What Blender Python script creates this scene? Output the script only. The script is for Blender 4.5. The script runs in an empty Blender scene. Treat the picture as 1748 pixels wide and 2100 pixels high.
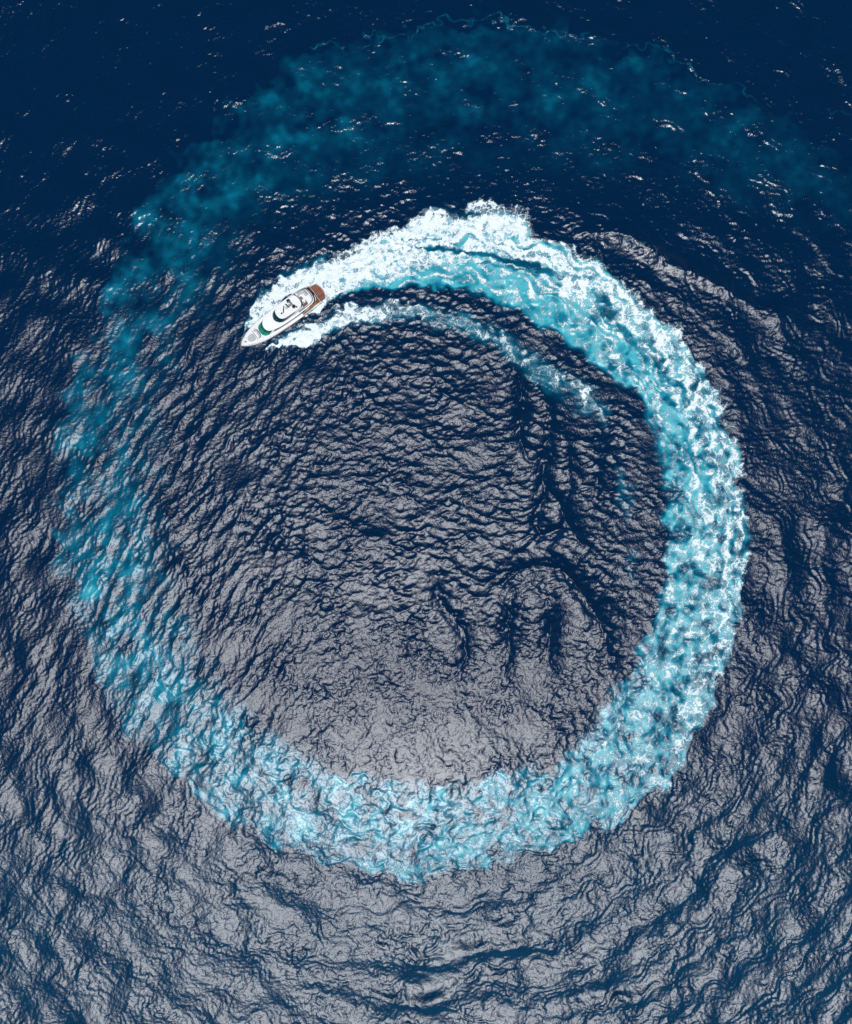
import bpy, bmesh, math, random
import numpy as np
from mathutils import Vector

# ------------------------------------------------------------------ camera, sky, sun, exposure
S = bpy.context.scene
COL = S.collection
M2 = 0.14865                      # metres per unit of the 1748x2100 survey grid laid on the sea
def W(dx, dy): return ((dx - 874.0) * M2, (1050.0 - dy) * M2)

cam_d = bpy.data.cameras.new('camera'); cam = bpy.data.objects.new('camera', cam_d)
COL.objects.link(cam); S.camera = cam
cam.location = (0, 0, 245.0)
cam_d.sensor_fit = 'VERTICAL'
cam_d.angle = 2 * math.atan(156.09 / 245.0)
cam_d.clip_start = 1.0; cam_d.clip_end = 30000

SUN_DIR = Vector((-7.0, -80.0, 245.0)).normalized()
elev = math.asin(SUN_DIR.z)
w = bpy.data.worlds.new('World'); S.world = w; w.use_nodes = True
nt = w.node_tree; nt.nodes.clear()
sky = nt.nodes.new('ShaderNodeTexSky'); sky.sky_type = 'NISHITA'; sky.sun_disc = False
sky.air_density = .8; sky.dust_density = 0.0; sky.ozone_density = 4.0; sky.altitude = 200
sky.sun_elevation = elev; sky.sun_rotation = math.radians(185)
bg = nt.nodes.new('ShaderNodeBackground'); bg.inputs[1].default_value = 0.05
wo = nt.nodes.new('ShaderNodeOutputWorld')
nt.links.new(sky.outputs[0], bg.inputs[0]); nt.links.new(bg.outputs[0], wo.inputs[0])

sun_d = bpy.data.lights.new('sun', 'SUN'); sun_d.energy = 4.4; sun_d.angle = math.radians(0.53)
sun_d.color = (1.0, 1.0, 0.995)
sun = bpy.data.objects.new('sun', sun_d); COL.objects.link(sun)
sun.rotation_euler = SUN_DIR.to_track_quat('Z', 'Y').to_euler()
sun.location = SUN_DIR * 400

S.view_settings.view_transform = 'Standard'; S.view_settings.look = 'None'
S.view_settings.exposure = 0.0; S.view_settings.gamma = 1.0
S.view_settings.use_curve_mapping = False
S.render.engine = 'CYCLES'
S.cycles.use_denoising = False
S.cycles.max_bounces = 6; S.cycles.diffuse_bounces = 2; S.cycles.glossy_bounces = 2
S.cycles.sample_clamp_indirect = 2.0

# ------------------------------------------------------------------ node helper
class NT:
    def __init__(s, name):
        s.m = bpy.data.materials.new(name); s.m.use_nodes = True
        s.t = s.m.node_tree; s.t.nodes.clear()
        s.out = s.n('ShaderNodeOutputMaterial'); s.p = s.n('ShaderNodeBsdfPrincipled')
        s.t.links.new(s.p.outputs[0], s.out.inputs[0])
    def n(s, k, **kw):
        o = s.t.nodes.new(k)
        for a, b in kw.items(): setattr(o, a, b)
        return o
    def put(s, sock, v):
        if hasattr(v, 'is_output'): s.t.links.new(v, sock)
        elif isinstance(v, (tuple, list)): sock.default_value = v if len(v) == len(sock.default_value) else tuple(v) + (1,)
        else: sock.default_value = v
    def math(s, op, a, b=None, c=None, clamp=False):
        o = s.n('ShaderNodeMath', operation=op, use_clamp=clamp); s.put(o.inputs[0], a)
        if b is not None: s.put(o.inputs[1], b)
        if c is not None: s.put(o.inputs[2], c)
        return o.outputs[0]
    def step(s, v, a, b, lo=0.0, hi=1.0, kind='SMOOTHSTEP'):
        o = s.n('ShaderNodeMapRange', interpolation_type=kind)
        for k, x in enumerate((v, a, b, lo, hi)): s.put(o.inputs[k], x)
        return o.outputs[0]
    def mix(s, f, a, b):
        o = s.n('ShaderNodeMix', data_type='RGBA')
        s.put(o.inputs[0], f); s.put(o.inputs[6], a); s.put(o.inputs[7], b)
        return o.outputs[2]
    def attr(s, name):
        return s.n('ShaderNodeAttribute', attribute_name=name).outputs['Fac']
    def noise(s, vec, scale, detail=2.0, rough=0.5, dist=0.0):
        o = s.n('ShaderNodeTexNoise'); s.put(o.inputs['Vector'], vec); s.put(o.inputs['Scale'], scale)
        s.put(o.inputs['Detail'], detail); s.put(o.inputs['Roughness'], rough); s.put(o.inputs['Distortion'], dist)
        return o
    def vor(s, vec, scale, feature='DISTANCE_TO_EDGE'):
        o = s.n('ShaderNodeTexVoronoi', feature=feature); s.put(o.inputs['Vector'], vec); s.put(o.inputs['Scale'], scale)
        return o.outputs['Distance']
    def vmath(s, op, a, b):
        o = s.n('ShaderNodeVectorMath', operation=op); s.put(o.inputs[0], a)
        if op == 'SCALE': s.put(o.inputs['Scale'], b)
        else: s.put(o.inputs[1], b)
        return o.outputs[0]

# ------------------------------------------------------------------ sea: height field and foam fields
rng = np.random.default_rng(7)
DX = 0.30
NX, NY = 1000, 1200
core_x = (np.arange(NX) - (NX - 1) / 2) * DX
core_y = (np.arange(NY) - (NY - 1) / 2) * DX
X, Y = np.meshgrid(core_x, core_y)
X = X.astype(np.float32); Y = Y.astype(np.float32)

kx = np.fft.rfftfreq(NX, DX)[None, :]; ky = np.fft.fftfreq(NY, DX)[:, None]
KK = np.sqrt(kx**2 + ky**2) + 1e-9; KA = np.arctan2(ky, kx)
def field(l0, l1, seed, ang=None, power=2, norm='slope', fall=1.5):
    """random sea of wavelengths l0..l1 m; ang = direction of travel (deg), power = how narrow"""
    g = np.random.default_rng(seed)
    lk = np.log(KK * math.sqrt(l0 * l1)) / math.log(math.sqrt(l1 / l0))
    sp = np.exp(-np.abs(lk)**3 * 0.9) * KK**(-fall)
    if ang is not None: sp = sp * np.abs(np.cos(KA - math.radians(ang)))**power
    f = np.fft.irfft2(np.fft.rfft2(g.standard_normal((NY, NX))) * sp, s=(NY, NX))
    if norm == 'slope':
        gy, gx = np.gradient(f, DX)
        f /= math.sqrt(0.5 * (gx.var() + gy.var()))
    else:
        f = (f - f.mean()) / f.std()
    return f.astype(np.float32)
def sst(x, a, b):
    t = np.clip((x - a) / (b - a), 0, 1); return t * t * (3 - 2 * t)

def cubic(tex, u, v):
    """periodic Catmull-Rom lookup, u along axis 1, v along axis 0 (in texels)"""
    n0, n1 = tex.shape
    iu = np.floor(u).astype(np.int32); iv = np.floor(v).astype(np.int32)
    fu = (u - iu).astype(np.float32); fv = (v - iv).astype(np.float32)
    def wts(t): return (((-.5*t+1)*t-.5)*t, (1.5*t-2.5)*t*t+1, ((-1.5*t+2)*t+.5)*t, (.5*t-.5)*t*t)
    wu, wv = wts(fu), wts(fv); out = np.zeros_like(fu)
    for j in range(4):
        r = np.mod(iv + j - 1, n0); acc = np.zeros_like(fu)
        for i in range(4): acc += wu[i] * tex[r, np.mod(iu + i - 1, n1)]
        out += wv[j] * acc
    return out

# polar frame of the turning circle
CX, CY = W(850, 1080)
RR = np.hypot(X - CX, Y - CY); TH = np.degrees(np.arctan2(X - CX, Y - CY))       # clockwise from the top of the map
def polar(p):
    x, y = W(*p); return math.degrees(math.atan2(x - CX, y - CY)), math.hypot(x - CX, y - CY)
def curve(pts, start):
    th, rr = [], []
    for p in pts:
        t, r = polar(p)
        if not th: t = t + 360 * round((start - t) / 360)
        else: t = t + 360 * round((th[-1] - t) / 360)
        if th and t <= th[-1]: t = th[-1] + 0.2
        th.append(t); rr.append(r)
    return np.array(th), np.array(rr)
OUTER = [(600,557),(650,548),(700,524),(760,486),(822,464),(845,446),(880,434),(925,436),(952,446),(983,425),(1036,425),(1072,430),
 (1102,475),(1135,491),(1200,505),(1260,545),(1300,590),(1350,640),(1420,710),(1460,770),(1500,840),(1525,920),(1535,1000),(1548,1080),
 (1550,1150),(1545,1200),(1525,1280),(1505,1370),(1470,1450),(1440,1520),(1400,1590),(1340,1640),(1280,1690),(1200,1720),(1100,1755),
 (1000,1785),(900,1808),(800,1800),(700,1780),(620,1755),(560,1735),(460,1690),(400,1640),(330,1560),(290,1530),(250,1480),(210,1430),
 (190,1350),(150,1260),(120,1160),(115,1050),(105,910),(140,790),(190,690),(205,580),(270,480),(290,420),(380,320),(470,240),(550,160),
 (650,105),(780,80),(950,50),(1100,50),(1250,85),(1380,130),(1450,165),(1560,230),(1700,300),(1800,350),(1900,420)]
INNER = [(640,640),(700,605),(750,592),(800,590),(870,585),(950,590),(1010,610),(1060,640),(1120,670),(1180,710),(1230,750),(1280,790),
 (1310,830),(1340,900),(1360,960),(1365,1050),(1370,1120),(1360,1200),(1345,1270),(1320,1330),(1290,1390),(1250,1430),(1210,1490),
 (1180,1530),(1150,1560),(1080,1580),(1000,1600),(900,1610),(800,1600),(700,1580),(620,1550),(560,1510),(510,1470),(470,1430),(430,1380),
 (400,1300),(350,1220),(330,1100),(320,1000),(310,900),(330,780),(360,680),(420,600),(470,520),(520,440),(640,390),(760,350),(900,320),
 (1050,310),(1200,330),(1350,340),(1500,390),(1650,440),(1800,500),(1950,600)]
ot, orr = curve(OUTER, -25); it, irr = curve(INNER, -25)

wob1 = field(6, 20, 21, norm='std'); wob2 = field(2, 6, 22, norm='std')
patch1 = field(7, 22, 23, norm='std'); patch2 = field(2.5, 7, 24, norm='std'); patch3 = field(22, 70, 27, norm='std'); dapple = .75 * field(2.5, 8, 28, norm='std') + .65 * field(6, 16, 29, norm='std')

# textures in the polar frame
tn_r, tn_t = 320, 1152
def polar_tex(l0, l1, seed, ratio, along=0):
    g = np.random.default_rng(seed); R0 = 110.0
    kr = np.fft.rfftfreq(tn_r, 0.4)[None, :]; kt = np.fft.fftfreq(tn_t, 2 * math.pi * R0 / tn_t)[:, None] * ratio
    k = np.sqrt(kr**2 + kt**2) + 1e-9
    sp = np.exp(-np.abs(np.log(k * math.sqrt(l0 * l1)) / math.log(math.sqrt(l1 / l0)))**3 * .9) * k**-1.5 * (((kt if along else kr) / k)**2)
    f = np.fft.irfft2(np.fft.rfft2(g.standard_normal((tn_t, tn_r))) * sp, s=(tn_t, tn_r))
    gx = np.gradient(f, 0.4, axis=1)
    if along == 2 or seed == 53: return (f / f.std()).astype(np.float32)
    return (f / gx.std()).astype(np.float32)
pu = (RR + 1.6 * wob1) / 0.4; pv = np.mod(TH, 360) / 360 * tn_t
streak = cubic(polar_tex(1.3, 5, 53, 7.0), (RR + 1.2 * wob1) / .4, pv); fing = cubic(polar_tex(2.5, 9, 54, .6, 2), (RR + .8 * wob1) / .4, pv)

def ring(turn):
    th = np.where(TH < -28, TH + 360, TH) if turn == 0 else np.where(TH < -28, TH + 720, TH + 360)
    amp = np.interp(th, [-20, 20, 100, 180, 300, 420], [0.35, 0.7, 0.8, 1.0, 1.7, 2.0])
    rw = RR + amp * (wob1 * 1.1 + wob2 * 0.3)
    ro = np.interp(th, ot, orr); ri = np.interp(th, it, irr)
    return th, (rw - ri) / (ro - ri), ro, ri
T = np.zeros_like(X); F = np.zeros_like(X)
SHAPE = []
for turn in (0, 1):
    th, v, ro, ri = ring(turn)
    ok = (th >= -26) & (th < 332.01) if turn == 0 else (th >= 332) & (th < 470)
    e = np.interp(th, [-20, 90, 180, 300, 420], [0.04, 0.05, 0.07, 0.26, 0.36])
    inside = sst(v, -e, e * 1.2) * (1 - sst(v, 1 - e * 1.2, 1 + e)) * ok
    lev = np.interp(th, [-26, -15, 10, 60, 110, 150, 180, 215, 250, 285, 330, 360, 400, 440, 470],
                        [0.75, .92, .95, .93, .84, .68, .56, .48, .41, .31, .22, .15, .11, .09, .07])
    pat = np.interp(th, [-20, 30, 80, 130, 180, 250, 300, 400], [.03, .08, .22, .28, .28, .36, .5, .6])
    t = lev * (1 + pat * (patch1 * 0.7 + patch2 * np.interp(th, [0, 60, 150, 250], [.5, .8, .7, .4]) + patch3 * 0.35 * (th > 230)))
    innerdim = np.interp(th, [0, 200, 260, 300], [0, 0, .25, .2])
    t = t * (1 - innerdim * (1 - v))
    vf = v + fing * np.interp(th, [-20, 20, 80, 140, 220], [.0, .010, .014, .02, .02])
    insf = sst(v, -.04, .08) * (1 - sst(vf, .82, 1.10)) * ok
    cut = np.interp(th, [0, 120, 170], [.10, .07, .0])
    t = t * (1 - sst(v, .97 - cut, 1.03 - cut))
    dap = sst(dapple, .2, 2.0) * np.interp(th, [10, 45, 90, 160, 230], [0, .5, .75, .75, .3])
    t = t * (1 - .75 * dap)
    T = np.maximum(T, np.clip(t, 0, 1.15) * inside)
    # foam on the surface: dense near the yacht, thinning to lace at the outer rim with age
    fo = np.interp(th, [-26, 5, 25, 45, 70, 95, 120, 145, 165, 200, 235, 262, 300], [1.2, 1.06, .88, .79, .74, .69, .62, .52, .44, .34, .20, .05, 0])
    fi = np.interp(th, [-26, -8, 5, 25, 45, 70, 95, 125, 150, 200, 250], [.9, .62, .46, .46, .46, .48, .52, .48, .38, .2, 0])
    vm = np.interp(th, [-26, 10, 50, 100, 160, 200], [.25, .42, .5, .55, .86, .9])
    prof = fi + (fo - fi) * sst(v, vm - .28, vm + .22)
    prof = prof + .16 * sst(v, .8, .97) * np.interp(th, [0, 100, 180, 230, 260], [0, .4, 1, 1, 0])
    f = prof + np.interp(th, [-20, 40, 100, 200], [.05, .10, .15, .13]) * (patch1 * .45 + patch2 * .6) + streak * np.interp(th, [-20, 20, 70, 120], [.16, .20, .11, .03])
    f = f * (1 - .75 * dap)
    F = np.maximum(F, np.clip(f, 0, 1.25) * insf * (turn == 0))

T = np.maximum(T, .105 * sst(-(Y - CY), 40, 130))           # bluer sheen of the southern sea, painted into the water colour
XW = X + 0.5 * wob2 + 0.7 * wob1; YW = Y + 0.5 * np.roll(wob2, 371, 0) + 0.7 * np.roll(wob1, 233, 1)
def stroke(pts, soft=0.55, warp=1.0):
    """soft band along (x, y, radius, level) points of the survey grid -> field of level"""
    out = np.zeros_like(X)
    P = [(*W(p[0], p[1]), p[2] * M2, p[3]) for p in pts]
    for (x0, y0, r0, l0), (x1, y1, r1, l1) in zip(P, P[1:]):
        R = max(r0, r1) + 4
        i0, i1 = np.searchsorted(core_x, [min(x0, x1) - R, max(x0, x1) + R])
        j0, j1 = np.searchsorted(core_y, [min(y0, y1) - R, max(y0, y1) + R])
        if i1 <= i0 or j1 <= j0: continue
        sl = (slice(j0, j1), slice(i0, i1))
        px = X[sl] + (XW - X)[sl] * warp; py = Y[sl] + (YW - Y)[sl] * warp
        dx, dy = x1 - x0, y1 - y0; L2 = dx * dx + dy * dy + 1e-9
        t = np.clip(((px - x0) * dx + (py - y0) * dy) / L2, 0, 1)
        d = np.hypot(px - x0 - t * dx, py - y0 - t * dy) / (r0 + (r1 - r0) * t)
        val = (l0 + (l1 - l0) * t) * (1 - sst(d, 1 - soft, 1 + soft * .35))
        out[sl] = np.maximum(out[sl], val)
    return out
def z2(*p): return [(461.3 + .4106 * q[0], 384.4 + .4106 * q[1], q[2] * .4106, q[3]) for q in p]
def add(field_, s, op='max'):
    return np.maximum(field_, s) if op == 'max' else field_ * (1 - s)

# dark water between the hull wash, the arms and in the grooves of the wake
for g in (z2((820,322,8,.55),(940,310,12,.75),(1050,302,16,.85),(1160,312,14,.8),(1300,334,14,.75),(1440,362,18,.85),(1600,420,16,.8),(1690,455,12,.5)),
          z2((900,262,8,.5),(1000,258,9,.6),(1090,262,7,.4)),
          z2((1250,372,8,.4),(1400,390,12,.5),(1560,430,14,.5))):
    s = stroke(g, warp=.5); F = add(F, s, 'cut'); T = T * (1 - .75 * s)
for g in ([(1215,600,10,.6),(1244,626,14,.8),(1262,650,9,.6)], [(1276,672,9,.6),(1290,700,12,.7),(1300,720,8,.5)], [(1350,735,8,.6),(1380,775,12,.75),(1392,800,8,.5)],
          [(1430,930,10,.6),(1445,985,12,.6)], [(1395,1010,9,.6),(1400,1040,8,.5)], [(1420,860,9,.5),(1436,885,9,.6)]):
    s = stroke(g); F = F * (1 - .8 * s); T = T * (1 - .62 * s)
# dark gap on the inside of the stern wash
s = stroke(z2((520,585,14,.9),(600,560,22,.9),(700,545,26,.9),(800,540,26,.9),(900,520,24,.8),(1000,530,22,.7),(1120,548,14,.5)), warp=.4); F *= 1 - s; T *= 1 - .85 * s

# foam thrown off the bow to starboard, the wash behind the transom, the port bow wave
arms = [
 [(507,690,3,.5),(516,668,7,.9),(528,640,15,1.05),(548,614,20,1.08),(576,590,21,1.05),(604,572,20,1.0),(636,562,15,.75)],
 z2((330,455,28,.9),(420,425,30,.72),(520,385,32,.62),(620,335,30,.62),(720,275,34,.8),(830,235,40,.95),(960,225,46,.98)),
 z2((505,528,20,1.05),(580,485,30,1.05),(660,425,38,1.05),(740,375,44,1.05),(860,345,44,1.0),(980,330,34,.9)),
 z2((660,440,20,1.0),(780,395,26,1.0),(900,380,30,.95),(1050,380,30,.9)),
 z2((960,140,26,.62),(1030,135,34,.74),(1110,150,26,.66)),
 z2((1230,110,34,.56),(1290,100,38,.62),(1360,130,40,.64),(1450,110,36,.6),(1480,160,34,.62)),
 z2((1230,180,30,.58),(1380,190,36,.62),(1490,210,30,.6)),
 z2((150,790,5,.6),(200,792,16,.9),(290,785,30,1.08),(370,758,42,1.1),(440,722,48,1.05),(520,680,44,.98),(600,645,46,.9),(700,625,50,.82),(790,620,46,.72)),
 z2((780,620,50,.66),(880,600,52,.60),(980,640,44,.55),(1100,650,46,.52),(1230,690,46,.5),(1330,740,46,.55),(1440,795,48,.52),(1530,870,44,.5),(1570,950,34,.42)),
 z2((330,700,6,.45),(450,680,7,.6),(560,650,8,.6),(650,625,12,.6)),
 [(530,652,9,.95),(560,626,12,1.0),(598,598,13,1.0),(636,574,14,1.0)],
 [(619,650,4,.8),(646,631,7,.98),(669,614,9,1.0),(690,602,10,.95),(720,588,12,.8)],
 [(600,668,4,.4),(640,652,5,.6),(690,634,6,.5)],
 [(1085,735,14,.40),(1130,770,18,.48),(1165,795,18,.46),(1199,808,18,.5)], [(1180,790,16,.45),(1199,807,24,.62),(1215,822,18,.5)], [(1220,835,10,.4),(1234,850,15,.5),(1240,866,8,.3)],
]
for a in arms: F = add(F, stroke(a) * (1 + .08 * patch2 + .05 * patch1 + .10 * streak))
tq = [
 z2((530,530,16,.7),(620,500,20,.9),(720,470,28,.95),(850,440,34,1.0),(980,450,38,1.0),(1120,470,38,1.0),(1250,500,36,1.0)),
 z2((200,800,20,.55),(330,770,44,.75),(480,700,48,.65),(640,640,52,.55),(800,620,54,.46),(980,630,60,.42),(1230,690,64,.45),(1440,800,66,.45),(1570,930,46,.42)),
 z2((1030,140,34,.3),(1330,130,50,.28)),
 [(515,670,12,.5),(548,612,24,.6),(604,572,24,.6),(660,550,24,.6)],
 [(1080,735,26,.40),(1140,780,30,.42),(1199,810,30,.4)], [(1199,807,30,.5),(1234,850,24,.45)], [(1275,955,10,.2),(1280,1000,16,.32),(1290,1060,10,.2)], [(1300,1140,14,.25),(1305,1200,10,.2)],
]
for a in tq: T = add(T, stroke(a, soft=1.0))
# thin lines of old foam along the far rim, and the crest line at the upper right
for a in ([(640,106,4,.30),(700,98,3,.3),(790,80,4,.32),(850,62,3,.28),(910,44,4,.34),(985,46,3,.3),(1060,46,4,.34),(1140,74,4,.3),(1215,68,4,.28)],
          [(1290,94,3,.2),(1345,92,4,.30),(1400,130,5,.30),(1450,168,3,.28),(1500,170,3,.24),(1560,210,4,.24)],
          [(1690,234,3,.26),(1730,228,4,.28),(1760,240,4,.26),(1800,250,3,.2)]):
    s = stroke(a, soft=.8, warp=1.3); F = add(F, s); T = add(T, s * .7)
s = stroke([(1165,484,4,.2),(1210,480,7,.40),(1290,488,8,.42),(1340,522,8,.38),(1400,560,7,.3),(1470,590,6,.2)], soft=.8); F = add(F, s)

# hull keeps its own water clear of foam a little way ahead of the bow shoulder
HULL0 = W(498, 706)

# ---- waves
inner_disc = (1 - sst(RR, 60, 78)) * 1.0
thd = np.mod(TH, 360)
def angw(c, wd):                      # soft angular window
    d = np.abs((thd - c + 180) % 360 - 180); return 1 - sst(d, wd * .55, wd)
southness = sst(-(Y - CY), -10, 60)
# chop of three habits, blended over the sea
c_h = .75 * field(1.8, 5.5, 31, ang=115, power=3) + .75 * field(1.8, 6.5, 32, ang=64, power=3)
c_l = field(2.2, 8, 33, ang=150, power=4)
c_i = field(1.8, 7, 34)
f_h = field(.9, 2.2, 41, ang=100, power=2); f_l = field(.9, 2.2, 42, ang=150, power=2); f_i = field(0.8, 2.0, 43)
left = angw(278, 75) * sst(RR, 25, 60)
low = sst(-(Y - CY), 5, 70)
wl = np.sqrt(np.clip(left, 0, 1)); wi = np.sqrt(np.clip(low, 0, 1)) * np.sqrt(1 - wl**2); wh = np.sqrt(np.clip(1 - wl**2 - wi**2, 0, 1))
chop = wl * c_l + wi * c_i + wh * c_h; fine = wl * f_l + wi * f_i + wh * f_h
swell = field(9, 24, 35)
# waves running out from the circle
conc = cubic(polar_tex(5, 15, 51, 3.0), pu, pv)
concf = cubic(polar_tex(1.6, 4.5, 52, 2.0), pu, pv)
concl = cubic(polar_tex(7, 17, 55, 4.5), (RR + 2.0 * patch3) / .4, pv)
outw = sst(RR, 88, 112)
right = np.clip(angw(110, 110), 0, 1)
inn = 1 - sst(RR, 62, 85)
ringm = np.clip(T * 1.3, 0, 1)

calm = np.exp(-((X - W(830, 0)[0]) / 52)**2 - ((Y - W(0, 1585)[1]) / 18)**2)
group = np.clip(1 + .38 * field(9, 30, 36, norm='std'), .25, 2)
far = sst(Y, 45, 110)
H = swell * (.040 + .012 * outw)
H += chop * (.115 - .055 * low * inn - .065 * outw) * (1 - .6 * ringm) * (1 - .22 * far) * (1 - .35 * calm) * group**.6
H += fine * (.088 + .02 * low * inn - .018 * outw) * (1 - .7 * ringm) * (1 - .18 * far) * (1 - .4 * calm) * group**.7
H += outw * (.5 + .5 * right) * (concl * .062 * (1 - .4 * far) + conc * .035 + concf * .070)
turb = field(1.6, 5, 61); turb2 = field(3, 8, 62)
turbp = cubic(polar_tex(2.6, 8, 56, 2.0), (RR + 1.4 * wob1 + .5 * wob2) / .4, pv)
H += ringm * (turbp * .075 + turb * .025 + turb2 * .035) * (1 - .3 * calm)
H += np.clip(F, 0, 1) * (.12 + .03 * patch2) + sst(F, .35, .9) * field(.9, 3, 63) * .11

def ridge(pts, h, wdt, sharp=1.0, warp=.35):
    """a single wave crest along (x, y) survey points: height h m, half width wdt m"""
    out = np.zeros_like(X)
    wdt = wdt * 1.75
    P = [W(*p) for p in pts]
    n = len(P)
    # resample smoothly
    tt = np.arange(n); q = np.linspace(0, n - 1, (n - 1) * 6 + 1)
    def cr(v):
        v = np.array(v); vv = np.concatenate([[2 * v[0] - v[1]], v, [2 * v[-1] - v[-2]]]); r = []
        for s in q:
            i = min(int(s), n - 2); t = s - i; p0, p1, p2, p3 = vv[i:i + 4]
            r.append(.5 * (2*p1 + (p2-p0)*t + (2*p0-5*p1+4*p2-p3)*t*t + (3*p1-p0-3*p2+p3)*t**3))
        return r
    xs, ys = cr([p[0] for p in P]), cr([p[1] for p in P])
    N = len(xs)
    for k in range(N - 1):
        e0 = math.sin(math.pi * min(1, max(0, (k + .5) / (N - 1)))) ** .6
        x0, y0, x1, y1 = xs[k], ys[k], xs[k+1], ys[k+1]; R = wdt * 3.2
        i0, i1 = np.searchsorted(core_x, [min(x0, x1) - R, max(x0, x1) + R]); j0, j1 = np.searchsorted(core_y, [min(y0, y1) - R, max(y0, y1) + R])
        if i1 <= i0 or j1 <= j0: continue
        sl = (slice(j0, j1), slice(i0, i1)); px = X[sl] + (XW - X)[sl] * warp; py = Y[sl] + (YW - Y)[sl] * warp
        dx, dy = x1 - x0, y1 - y0; L2 = dx * dx + dy * dy + 1e-9
        t = np.clip(((px - x0) * dx + (py - y0) * dy) / L2, 0, 1)
        d = np.hypot(px - x0 - t * dx, py - y0 - t * dy) / wdt
        out[sl] = np.maximum(out[sl], np.exp(-np.abs(d)**1.6) * e0)
    return out * h * 2.9 * (1 + .15 * patch1)
# crossing wave crests inside the circle on its right side
for pts, h, wd in (
  ([(1058,760),(1066,830),(1062,900),(1078,945)], .55, 1.9), ([(1108,790),(1128,860),(1116,940),(1100,1060),(1088,1090)], .6, 2.1),
  ([(1160,880),(1172,960),(1170,1030),(1172,1085)], .35, 1.3), ([(1225,900),(1228,980),(1210,1060)], .22, 1.4),
  ([(1062,1146),(1110,1098),(1170,1092),(1215,1120)], .5, 1.7), ([(1010,1205),(1060,1168),(1130,1160),(1190,1200),(1226,1262)], .6, 1.9),
  ([(1070,1195),(1110,1225),(1128,1300),(1122,1390)], .55, 1.8), ([(985,1222),(1030,1245),(1044,1310),(1030,1400)], .45, 1.6),
  ([(890,1170),(905,1240),(952,1300),(950,1360),(915,1400)], .4, 1.5), ([(1145,1170),(1200,1230),(1240,1310),(1260,1400)], .4, 1.8),
  ([(1010,690),(1050,740),(1060,800)], .3, 1.6), ([(330,1010),(345,1090),(380,1180)], .3, 1.6), ([(690,1060),(760,1100),(840,1090)], .18, 1.3),
  ([(1140,1010),(1156,1060),(1120,1120)], .35, 1.3)):
    H += ridge(pts, h, wd)
# the two long fronts south of the circle and the crest at the upper right
H += .8 * ridge([(-60,1745),(60,1775),(176,1822),(317,1875),(460,1925),(600,1955),(740,1966),(880,1966),(1010,1945),(1150,1900),(1313,1826),(1420,1750)], .17, 2.2, warp=.7)
# H += ridge([(700,1500),(780,1497),(880,1492),(960,1480),(1050,1455)], .10, .9, warp=1.0)
H += ridge([(1165,482),(1230,478),(1300,490),(1350,530),(1420,562),(1500,602),(1600,650),(1720,700)], .45, 1.8)
H += ridge([(1290,560),(1380,610),(1480,680),(1570,760)], .4, 2.0)

# ripple strength and micro roughness of the surface (slick where the wake has passed)
ripple = (1.0 - .65 * np.clip(ringm, 0, 1)) * (1 - .25 * calm) * (1 - .15 * far)
rough = .385 - .015 * inn + .02 * low * inn - .05 * ringm - .10 * far - .02 * calm
gust = field(25, 90, 71, norm='std')
ripple *= 1 + .12 * gust
rough = rough + .14 * sst(F, .3, .7)

# ---- one sheet: fine in the middle, stretching out to the horizon
grow = []
stp, acc = DX, 0.0
while acc < 9000: stp *= 1.42; acc += stp; grow.append(acc)
grow = np.array(grow); ng = len(grow)
gx = np.concatenate([core_x[0] - grow[::-1], core_x, core_x[-1] + grow]); gy = np.concatenate([core_y[0] - grow[::-1], core_y, core_y[-1] + grow])
def pad(a, mode='edge'):
    return np.pad(a, ng, mode='edge').astype(np.float32)
fade = np.ones((NY, NX), np.float32)
bx = np.minimum(np.arange(NX), np.arange(NX)[::-1]) * DX; by = np.minimum(np.arange(NY), np.arange(NY)[::-1]) * DX
fade = (sst(np.minimum(bx[None, :], by[:, None]), 0, 8)).astype(np.float32)
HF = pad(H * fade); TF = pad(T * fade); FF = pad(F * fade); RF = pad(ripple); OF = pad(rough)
GX, GY = np.meshgrid(gx, gy); ny, nx = GX.shape
hk = np.fft.rfft2((H * fade).astype(np.float64))          # crests drawn together as on real water
CHOP = .95
CW = 1 - .6 * outw
DXF = pad(CHOP * CW * np.fft.irfft2(hk * (1j * kx / KK), s=(NY, NX)) * fade); DYF = pad(CHOP * CW * np.fft.irfft2(hk * (1j * ky / KK), s=(NY, NX)) * fade)
co = np.stack([GX + DXF, GY + DYF, HF], -1).reshape(-1, 3).astype(np.float32)
ii = np.arange(nx * ny, dtype=np.int32).reshape(ny, nx)
quads = np.stack([ii[:-1, :-1], ii[:-1, 1:], ii[1:, 1:], ii[1:, :-1]], -1).reshape(-1, 4)
fmask = (FF > .10) | ((TF > .50))
# the fresh wake is the part of the sheet that carries foam or bright aerated water
fq = (fmask[:-1, :-1].astype(np.int8) + fmask[:-1, 1:] + fmask[1:, 1:] + fmask[1:, :-1]).reshape(-1) >= 3

def sheet(name, q, mat):
    used = np.unique(q); remap = np.full(nx * ny, -1, np.int32); remap[used] = np.arange(len(used), dtype=np.int32)
    me = bpy.data.meshes.new(name)
    me.vertices.add(len(used)); me.vertices.foreach_set('co', co[used].ravel())
    me.loops.add(q.size); me.loops.foreach_set('vertex_index', remap[q].ravel())
    me.polygons.add(len(q)); me.polygons.foreach_set('loop_start', np.arange(0, q.size, 4, dtype=np.int32))
    me.polygons.foreach_set('use_smooth', np.ones(len(q), bool))
    me.update(calc_edges=True)
    for nm, f in (('aerated_and_sheen', TF), ('foam', FF), ('ripple', RF), ('slick', OF)):
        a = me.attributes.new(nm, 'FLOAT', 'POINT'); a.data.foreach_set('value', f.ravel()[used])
    me.materials.append(mat)
    o = bpy.data.objects.new(name, me); COL.objects.link(o); return o

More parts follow.
